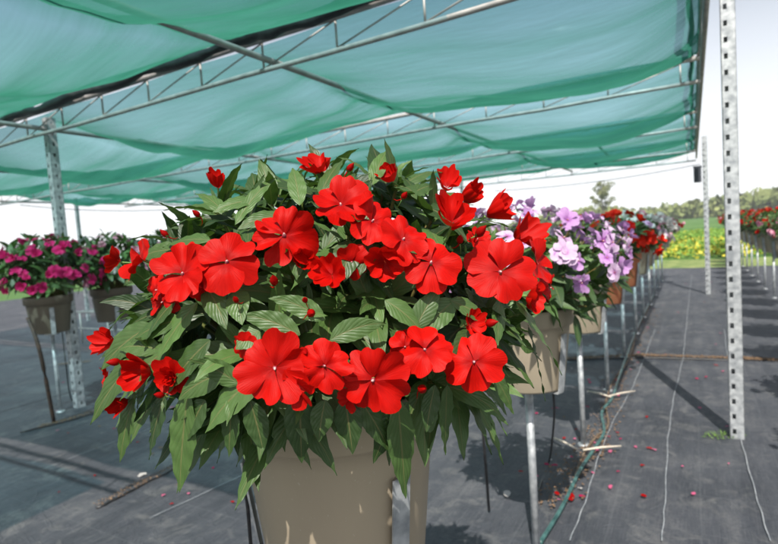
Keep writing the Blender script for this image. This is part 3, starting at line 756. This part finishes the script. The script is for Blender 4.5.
# leaves one can pick out, base pixel -> tip pixel, width, tone
hero = [(152, 325, 106, 372, 27, .6), (172, 345, 126, 402, 28, .75), (180, 320, 135, 345, 24, .5), (210, 340, 172, 395, 28, .35), (225, 372, 182, 402, 26, .65), (250, 400, 262, 450, 24, .25), (455, 300, 425, 340, 24, .8), (470, 330, 455, 372, 22, .4), (385, 300, 420, 335, 24, .75), (260, 200, 215, 215, 20, .8), (320, 195, 345, 160, 18, .5), (180, 250, 140, 262, 20, .6), (175, 300, 150, 340, 22, .3), (188, 392, 182, 488, 31, .75), (197, 303, 160, 366, 27, .9), (262, 372, 212, 434, 33, .8), (300, 392, 302, 460, 30, .2),
        (345, 398, 352, 452, 27, .2), (398, 400, 405, 494, 30, .6), (408, 402, 378, 462, 26, .15), (515, 300, 556, 374, 24, .95),
        (528, 325, 543, 398, 18, .5), (492, 372, 511, 414, 18, .6), (447, 385, 446, 452, 20, .5), (435, 385, 428, 430, 18, .2),
        (150, 345, 98, 425, 26, .5), (135, 392, 123, 460, 22, .6), (165, 395, 152, 458, 26, .1), (232, 405, 230, 455, 22, .35),
        (372, 185, 388, 152, 16, .9), (300, 205, 293, 170, 18, .9), (226, 215, 196, 196, 15, .8), (235, 225, 275, 180, 16, .8),
        (260, 330, 238, 350, 26, .8), (240, 385, 190, 362, 24, .7), (330, 340, 385, 326, 22, .7), (300, 335, 240, 318, 22, .7),
        (325, 320, 270, 300, 20, .8), (415, 330, 440, 290, 22, .6), (350, 240, 345, 282, 26, .35), (302, 240, 298, 280, 24, .6),
        (375, 240, 362, 276, 22, .3), (450, 300, 490, 330, 22, .7), (500, 300, 498, 345, 18, .8), (420, 200, 400, 175, 20, .3),
        (405, 200, 436, 188, 16, .5), (345, 215, 355, 175, 20, .35), (210, 240, 165, 250, 22, .7), (285, 215, 240, 232, 20, .6),
        (205, 285, 225, 330, 24, .55), (235, 290, 242, 325, 24, .75), (540, 290, 560, 330, 16, .5), (520, 345, 533, 352, 14, .6), (205, 400, 190, 440, 24, .3),
        (360, 400, 385, 450, 24, .3), (325, 400, 320, 440, 22, .35), (140, 380, 105, 385, 22, .6), (160, 350, 120, 352, 20, .7)]
for (x0, y0, x1, y1, wpx, tone) in hero:
    P0, n0, t0 = on_shell(x0, y0, .97); P1, n1, t1 = on_shell(x1, y1, 1.0)
    t1 = min(t1, t0 + .02) if y1 > y0 else t1
    t1 = max(t0 - .03, min(t1, t0 + .05)); P1 = O + ray(x1, y1) * t1
    d = P1 - P0; L = np.linalg.norm(d); wd = wpx / FOC * t0
    # start higher than the chord so that the drooping blade ends near the tip
    d0 = norm(norm(d) + np.array([0, 0, .28]))
    leaf(fb, P0 - main_pos, d0, norm(n0 + np.array([0, 0, .25])), L * 1.06, wd * 1.08, .62, 26, 8, .18, tone, .07, .15)
fb.build('foliage', m_leaf, t); sb.build('stems', m_stem, t)

fl_list = [  # px, py, diameter px, kind, index, turn (x, y offsets to the facing), colour
    (341, 206, 60, 'open', 2, (0, .5)), (372, 222, 52, 'open', 0, (.3, .6)), (284, 236, 72, 'open', 1, (.1, .1)), (227, 262, 62, 'open', 0, (0, 0)),
    (183, 274, 62, 'open', 4, (.2, 0)), (143, 260, 46, 'open', 2, (-.9, 0)), (393, 181, 26, 'cup', 0, (-.6, .3)), (446, 188, 26, 'cup', 1, (-.2, .2)),
    (463, 200, 30, 'cup', 2, (.6, 0)), (452, 223, 42, 'cup', 1, (-.3, .5)), (403, 240, 52, 'open', 3, (.4, .3)), (431, 263, 60, 'open', 5, (0, 0)),
    (500, 272, 66, 'open', 0, (-.2, -.1)), (536, 264, 46, 'open', 2, (.5, .2)), (549, 288, 32, 'open', 4, (.6, 0)), (527, 296, 30, 'cup', 1, (.3, -.3)),
    (275, 368, 76, 'open', 4, (.05, 0)), (324, 366, 52, 'open', 3, (.35, .2)), (373, 380, 80, 'open', 1, (0, .05)), (425, 350, 56, 'open', 2, (.0, .7)),
    (405, 347, 40, 'open', 3, (-.4, .3)), (474, 362, 60, 'open', 0, (-.3, .25)), (172, 377, 34, 'double', 0, (0, 0)), (150, 370, 38, 'cup', 0, (-.6, -.4)),
    (113, 344, 26, 'cup', 1, (-.9, .2)), (109, 378, 26, 'open', 2, (-1.1, 0)), (332, 275, 34, 'cup', 1, (-.3, -.2)), (352, 262, 36, 'open', 5, (0, -.6)),
    (218, 188, 24, 'cup', 2, (0, 1.)), (486, 216, 34, 'cup', 0, (.7, .1)), (163, 302, 36, 'open', 4, (-.4, -.5)), (322, 172, 28, 'cup', 1, (-.4, .6)),
    (297, 385, 44, 'open', 0, (-.1, -.3)), (128, 400, 22, 'cup', 0, (-.5, -.5)), (352, 398, 30, 'open', 4, (-.2, -.5)), (245, 345, 30, 'open', 5, (-.2, -.6)),
    (516, 240, 34, 'cup', 1, (.5, .4)), (300, 262, 26, 'cup', 0, (.4, -.3)), (470, 325, 24, 'cup', 1, (.2, .3)), (205, 287, 36, 'open', 3, (0, -.5)), (158, 290, 34, 'open', 0, (-.6, -.2)),
    (385, 262, 34, 'cup', 1, (-.2, -.4)), (120, 262, 26, 'cup', 1, (-1., .2)), (477, 240, 26, 'open', 2, (.2, .6))]
r3 = random.Random(9)
for (x, y, dia, kind, idx, (fx, fy)) in fl_list:
    P, n, tt = on_shell(x, y, 1.05 if dia > 40 else .985)
    cdir = norm(O - P)
    nrm = norm(n * .65 + cdir * .55 + r3.uniform(-.28, .28) * Rt + r3.uniform(-.15, .3) * Up + Rt * fx * .9 + Up * fy * .8)
    sz = dia / FOC * tt * 1.08 / (1. if kind != 'cup' else .8)
    if kind == 'double': sz *= 1.15
    if kind == 'open': idx = r3.choice([idx, idx, 6, 7, 8])
    o = link('flower', get_mesh(kind, idx, 'red'), t, P - main_pos, face_rot(nrm, r3.random() * 6.3), (sz * r3.uniform(.95, 1.06), sz * r3.uniform(.9, 1.04), sz * r3.uniform(.9, 1.5)))
    if kind == 'open': link('flower_center', get_mesh('eye', 0, 'red'), o, (0, 0, .002), scale=.6)
for (x, y, dia) in [(274, 281, 13), (311, 313, 13), (422, 389, 14), (490, 323, 13), (303, 352, 16), (197, 214, 9), (305, 300, 9), (160, 395, 10), (480, 232, 14), (236, 300, 9), (165, 234, 9), (115, 362, 12), (460, 240, 11), (350, 168, 10), (404, 196, 9)]:
    P, n, tt = on_shell(x, y, 1.04); nrm = norm(n + np.array([r3.uniform(-.6, .6), r3.uniform(-.3, .1), r3.uniform(-.3, .6)]))
    link('bud', get_mesh('bud', 0, 'red'), t, P - main_pos, face_rot(nrm, r3.random() * 6), dia / FOC * tt)
stand((main_pos[0], main_pos[1]), 'galvanised single-leg stand with flat straps holding the large foreground pot', 'single-leg pot stands', sc=1.075)

# ------------------------------------------------------------------ row behind the main plant
BASE = np.array([-.06, .93, 0]); GR1 = 'potted flowering plants in the row behind the foreground plant'
row1 = [(['lilac', 'pale'], 'pale lilac flowering plant in a beige pot, next behind the big red plant', m_potb, 72),
        (['lilac', 'pale', 'pale'], 'lilac flowering plant in a beige pot, third in the row from the front', m_potb, 64),
        (['orange', 'orange', 'orange', 'red'], 'orange-red flowering plant in a terracotta pot behind the lilac plants', m_terra, 60),
        (['pink', 'white', 'pale', 'white'], 'pink and white flowering plant behind the orange-red one', m_terra, 44),
        (['white', 'white', 'white', 'pink'], 'pure white flowering plant behind the pink and white one', m_potb, 58),
        (['white', 'white', 'white', 'white', 'pink'], 'white and pink flowering plant, second white one along the row', m_potb, 60),
        (['white', 'white', 'red'], 'mixed red and white flowering plant towards the far end of the row', m_potb, 46),
        (['red', 'pink'], 'small-looking red and pink plant third from the far end of the row', m_potb, 24),
        (['red', 'white'], 'red and white plant second from the far end of the row', m_potb, 24),
        (['pink'], 'pink plant at the far end of the long row', m_potb, 24)]
for k, (cols, lab, pm, nf) in enumerate(row1):
    sp = BASE + RD * (k + 1) * 1.0
    pos = sp + np.array([nr.normal() * .012, nr.normal() * .012, 0])
    row_plant(pos, cols, lab, GR1, pm, k + 1, nf, rz=k * 1.3, scale=(.90, .82, 1.04)[min(k, 2)], fsize=.074 if k < 2 else (.092 if k < 4 else .112), zs=(.95, .9, .84, .8, .84, .82, .78)[min(k, 6)])
    stand(pos, 'stand under the ' + lab.split(' in a')[0].split(' behind')[0].split(',')[0] , 'single-leg pot stands')
# right-hand row
GR2 = 'red potted plants in the row at far right'
names = 'first second third fourth fifth sixth seventh eighth ninth tenth eleventh twelfth thirteenth fourteenth fifteenth sixteenth seventeenth'.split()
for k in range(17):
    pos = np.array([1.50, .80, 0]) + RD * k
    row_plant(pos, ['red', 'pink', 'red'] if k % 3 else ['red'], 'red flowering potted plant, %s from the front in the right-hand row' % names[k], GR2, m_potb, 30 + k, 22, rz=k * 2.1, zs=.8)
    stand(pos, 'pot stand under the %s plant of the right-hand row' % names[k], 'single-leg pot stands')
# left-hand row
GR3 = 'potted plants in the row at left'
lp = D(45, 270, 3.9)
row_plant((lp[0], lp[1]), ['magenta'], 'magenta flowering plant in a dark brown pot at the left edge', GR3, m_potd, 60, 98, rz=1., fsize=.088, scale=1.16)
stand((lp[0], lp[1]), 'pot stand under the magenta plant at the left edge', 'single-leg pot stands')
lp2 = D(110, 277, 4.35)
row_plant((lp2[0], lp2[1]), ['pink', 'pink', 'white'], 'pale pink flowering plant beside the magenta one', GR3, m_potd, 61, 90, rz=2., scale=1.15, fsize=.088)
stand((lp2[0], lp2[1]), 'pot stand under the pale pink plant at left', 'single-leg pot stands')
for i, (dx, lab, cols) in enumerate([(1.15, 'red flowering plant half hidden behind the left side of the big plant', ['red', 'pink']), (3.3, 'pink plant hidden behind the middle of the big red plant', ['pink'])]):
    q = np.array([lp[0], lp[1], 0]) + RD * dx; row_plant(q, cols, lab, GR3, m_potd, 62 + i, 46, scale=1.2, fsize=.09); stand(q, 'pot stand under the ' + lab.split(' half')[0].split(' hidden')[0] + ' in the left row', 'single-leg pot stands')

# ------------------------------------------------------------------ hoses, tubes, stakes, rods, bench
def path_thing(name, pts, r, mat, label, cat, seg=8):
    P = [np.asarray(p, float) for p in pts]; org = P[0]; Q = []
    for i in range(len(P) - 1):
        p0 = P[max(i - 1, 0)]; p1 = P[i]; p2 = P[i + 1]; p3 = P[min(i + 2, len(P) - 1)]
        for k in range(8):
            t_ = k / 8; Q.append(.5 * ((2 * p1) + (-p0 + p2) * t_ + (2 * p0 - 5 * p1 + 4 * p2 - p3) * t_ ** 2 + (-p0 + 3 * p1 - 3 * p2 + p3) * t_ ** 3) - org)
    Q.append(P[-1] - org); mb = MB(); mb.tube(Q, r, seg); o = mb.build(name, mat); o.location = Vector(org); tag(o, label, cat); return o
path_thing('hose', [G(x, y, .017) for x, y in [(540, 543), (563, 505), (580, 470), (592, 452), (604, 432), (602, 412), (612, 398), (619, 378), (628, 352), (640, 322), (655, 292)]], .0085, m_hose, 'teal green garden hose lying on the cloth along the pot row', 'hose')
path_thing('hose', [G(x, y, .012) for x, y in [(575, 480), (583, 455), (596, 437), (608, 425), (606, 402), (614, 380), (630, 357), (637, 330), (650, 305)]], .0065, m_vine, 'dry brown irrigation line twisting beside the teal hose', 'hose')
def tubept(x, y, d): return D(x, y, d)
path_thing('drip_tube', [D(553, 330, 1.85), D(553, 385, 1.85), D(554, 420, 2.0), G(549, 462, .01), G(538, 492, .01), G(531, 530, .01)], .0042, m_black, 'black drip tube curving down behind the second pot onto the cloth', 'tube', 6)
path_thing('drip_tube', [D(480, 380, 1.9), D(482, 420, 1.92), D(486, 470, 1.97), G(489, 510, .01)], .0055, m_black, 'straight black drip tube hanging between the foreground pot and the second pot', 'tube', 6)
path_thing('drip_tube', [D(243, 420, .98), D(244, 470, 1.0), D(248, 510, 1.02), D(252, 560, 1.05)], .0036, m_black, 'thin black drip tube hanging left of the foreground pot', 'tube', 6)
path_thing('support_rod', [D(244, 415, 1.0), D(254, 462, 1.03), D(275, 520, 1.06), G(300, 600, .0) * .0 + D(310, 640, 1.1)], .0065, m_galvd, 'slanted grey steel rod just left of the foreground pot', 'rod', 8)
path_thing('support_rod', [D(28, 318, 3.6), D(40, 352, 3.55), G(54, 422, 0)], .013, m_rod, 'rusty dark rod leaning at the left edge', 'rod', 8)
path_thing('support_rod', [D(52, 330, 4.1), G(60, 405, 0)], .009, m_rod, 'thin dark rod just right of the rusty leaning one', 'rod', 8)
path_thing('drip_tube', [D(62, 330, 3.9), D(66, 365, 3.7), G(72, 400, .01), G(92, 412, .01)], .0045, m_black, 'black drip tube drooping onto the cloth at the left edge', 'tube', 6)
for pts, lab in (([(554, 438), (577, 449)], 'short pale wooden stake angled left of the hose'), ([(583, 450), (621, 446)], 'pale wooden stake lying right of the hose, nearest the viewer'), ([(588, 391), (611, 397), ], 'small pale stake left of the second leg'), ([(609, 396), (635, 391)], 'pale wooden stake lying across the cloth beyond the nearer ones')):
    a, b = [G(*q, .03) for q in pts]; mb = MB(); mb.tube([(0, 0, 0), (b - a) * .5 + [0, 0, .004], b - a], [.0045, .006, .004], 6); o = mb.build('wooden_stake', m_wood); o.location = Vector(a); tag(o, lab, 'stake')
# low pipe bench far left
bo = G(110, 345, 0); bt = empty('pipe_bench', (bo[0], bo[1], 0)); tag(bt, 'low empty bench of grey pipes seen between the left pots and the red plant', 'bench')
mb = MB()
for c in (-.6, 0., .6, 1.2, 1.8):
    for a in (0, .7):
        q_ = RD * a - CD * c; mb = MB(); mb.tube([q_, q_ + [0, 0, .42]], .011, 8); mb.build('leg', m_galvd, bt)
mb = MB()
for a in (0, .7): mb.tube([RD * a + CD * .7 + [0, 0, .42], RD * a - CD * 1.9 + [0, 0, .42]], .013, 8); mb.tube([RD * a + CD * .7 + [0, 0, .2], RD * a - CD * 1.9 + [0, 0, .2]], .01, 8)
for k in range(14): mb.tube([-CD * (-.6 + .19 * k) + [0, 0, .425], -CD * (-.6 + .19 * k) + RD * .7 + [0, 0, .425]], .006, 6)
mb.build('frame', m_galvd, bt)

# fallen petals and dry leaves, single pieces
def petal_mesh(mat, seed):
    r2 = random.Random(seed); mb = MB(); V = [(0, 0, .004)]; n = 10
    for k in range(n): a = 2 * pi * k / n; r = (1 + .2 * sin(a * 2 + seed)) * r2.uniform(.85, 1.1); V.append((r * cos(a) * .5, r * sin(a) * .38, r2.uniform(0, .14)))
    mb.add(V, [[0, 1 + k, 1 + (k + 1) % n, 1 + (k + 1) % n] for k in range(n)]); return mb.mesh('fallen_petal', mat)
pm = {c: [petal_mesh(m, s_) for s_ in range(2)] for c, m in (('red', m_red), ('pink', m_pink), ('magenta', m_magenta), ('white', m_white), ('dry', m_debris))}
spots = []
r4 = random.Random(31)
for _ in range(130):
    a = r4.random()
    if a < .5: x = r4.gauss(600, 28); y = r4.uniform(300, 500); x += (400 - y) * .33
    elif a < .75: x = r4.uniform(600, 735); y = r4.uniform(275, 500)
    else: x = r4.uniform(45, 240); y = r4.uniform(380, 505)
    spots.append((x, y))
lab = {'red': 'small red petal fallen on the grey ground cloth', 'pink': 'small pink petal fallen on the grey ground cloth', 'magenta': 'small magenta petal fallen on the grey ground cloth', 'white': 'white petal fallen on the grey ground cloth', 'dry': 'dry brown leaf fallen on the grey ground cloth'}
for (x, y) in spots:
    c = r4.choices(['red', 'pink', 'magenta', 'white', 'dry'], [3, 4, 2, 1, 3])[0]; g = G(x, y, .008)
    s_ = r4.uniform(.012, .030); o = link('fallen_leaf' if c == 'dry' else 'fallen_petal', r4.choice(pm[c]), None, (g[0], g[1], .0095), (r4.uniform(-.1, .1), r4.uniform(-.1, .1), r4.random() * 6.3), s_)
    tag(o, lab[c], 'leaf' if c == 'dry' else 'petal', c + ' pieces fallen on the cloth')
for (x, y, s_, c, labl) in ((272, 499, .0, '', ''), (570, 497, .06, 'red', 'bright red fallen flower scrap beside the hose at bottom'), (142, 475, .045, 'white', 'white fallen scrap on the cloth at lower left'), (507, 494, .05, 'white', 'white petal on the cloth left of the nearest thin leg')):
    if not s_: continue
    g = G(x, y, .01); o = link('fallen_petal', pm[c][1], None, (g[0], g[1], .011), (.2, .1, 1.), s_); tag(o, labl, 'petal')

# ------------------------------------------------------------------ air
hz = MB(); hz.box((0, 180, 30), (430, 0, 0), (0, 330, 0), (0, 0, 31.5))
hm = bpy.data.materials.new('haze_air'); hm.use_nodes = True; ht = hm.node_tree; ht.nodes.remove(ht.nodes['Principled BSDF'])
pv = ht.nodes.new('ShaderNodeVolumePrincipled'); pv.inputs['Color'].default_value = (.93, .95, .97, 1); pv.inputs['Density'].default_value = .0010; pv.inputs['Anisotropy'].default_value = .3
ht.links.new(pv.outputs[0], ht.nodes['Material Output'].inputs['Volume'])
tag(hz.build('haze', hm, smooth=False), 'thin pale haze in the air over the fields', 'haze', kind='stuff')
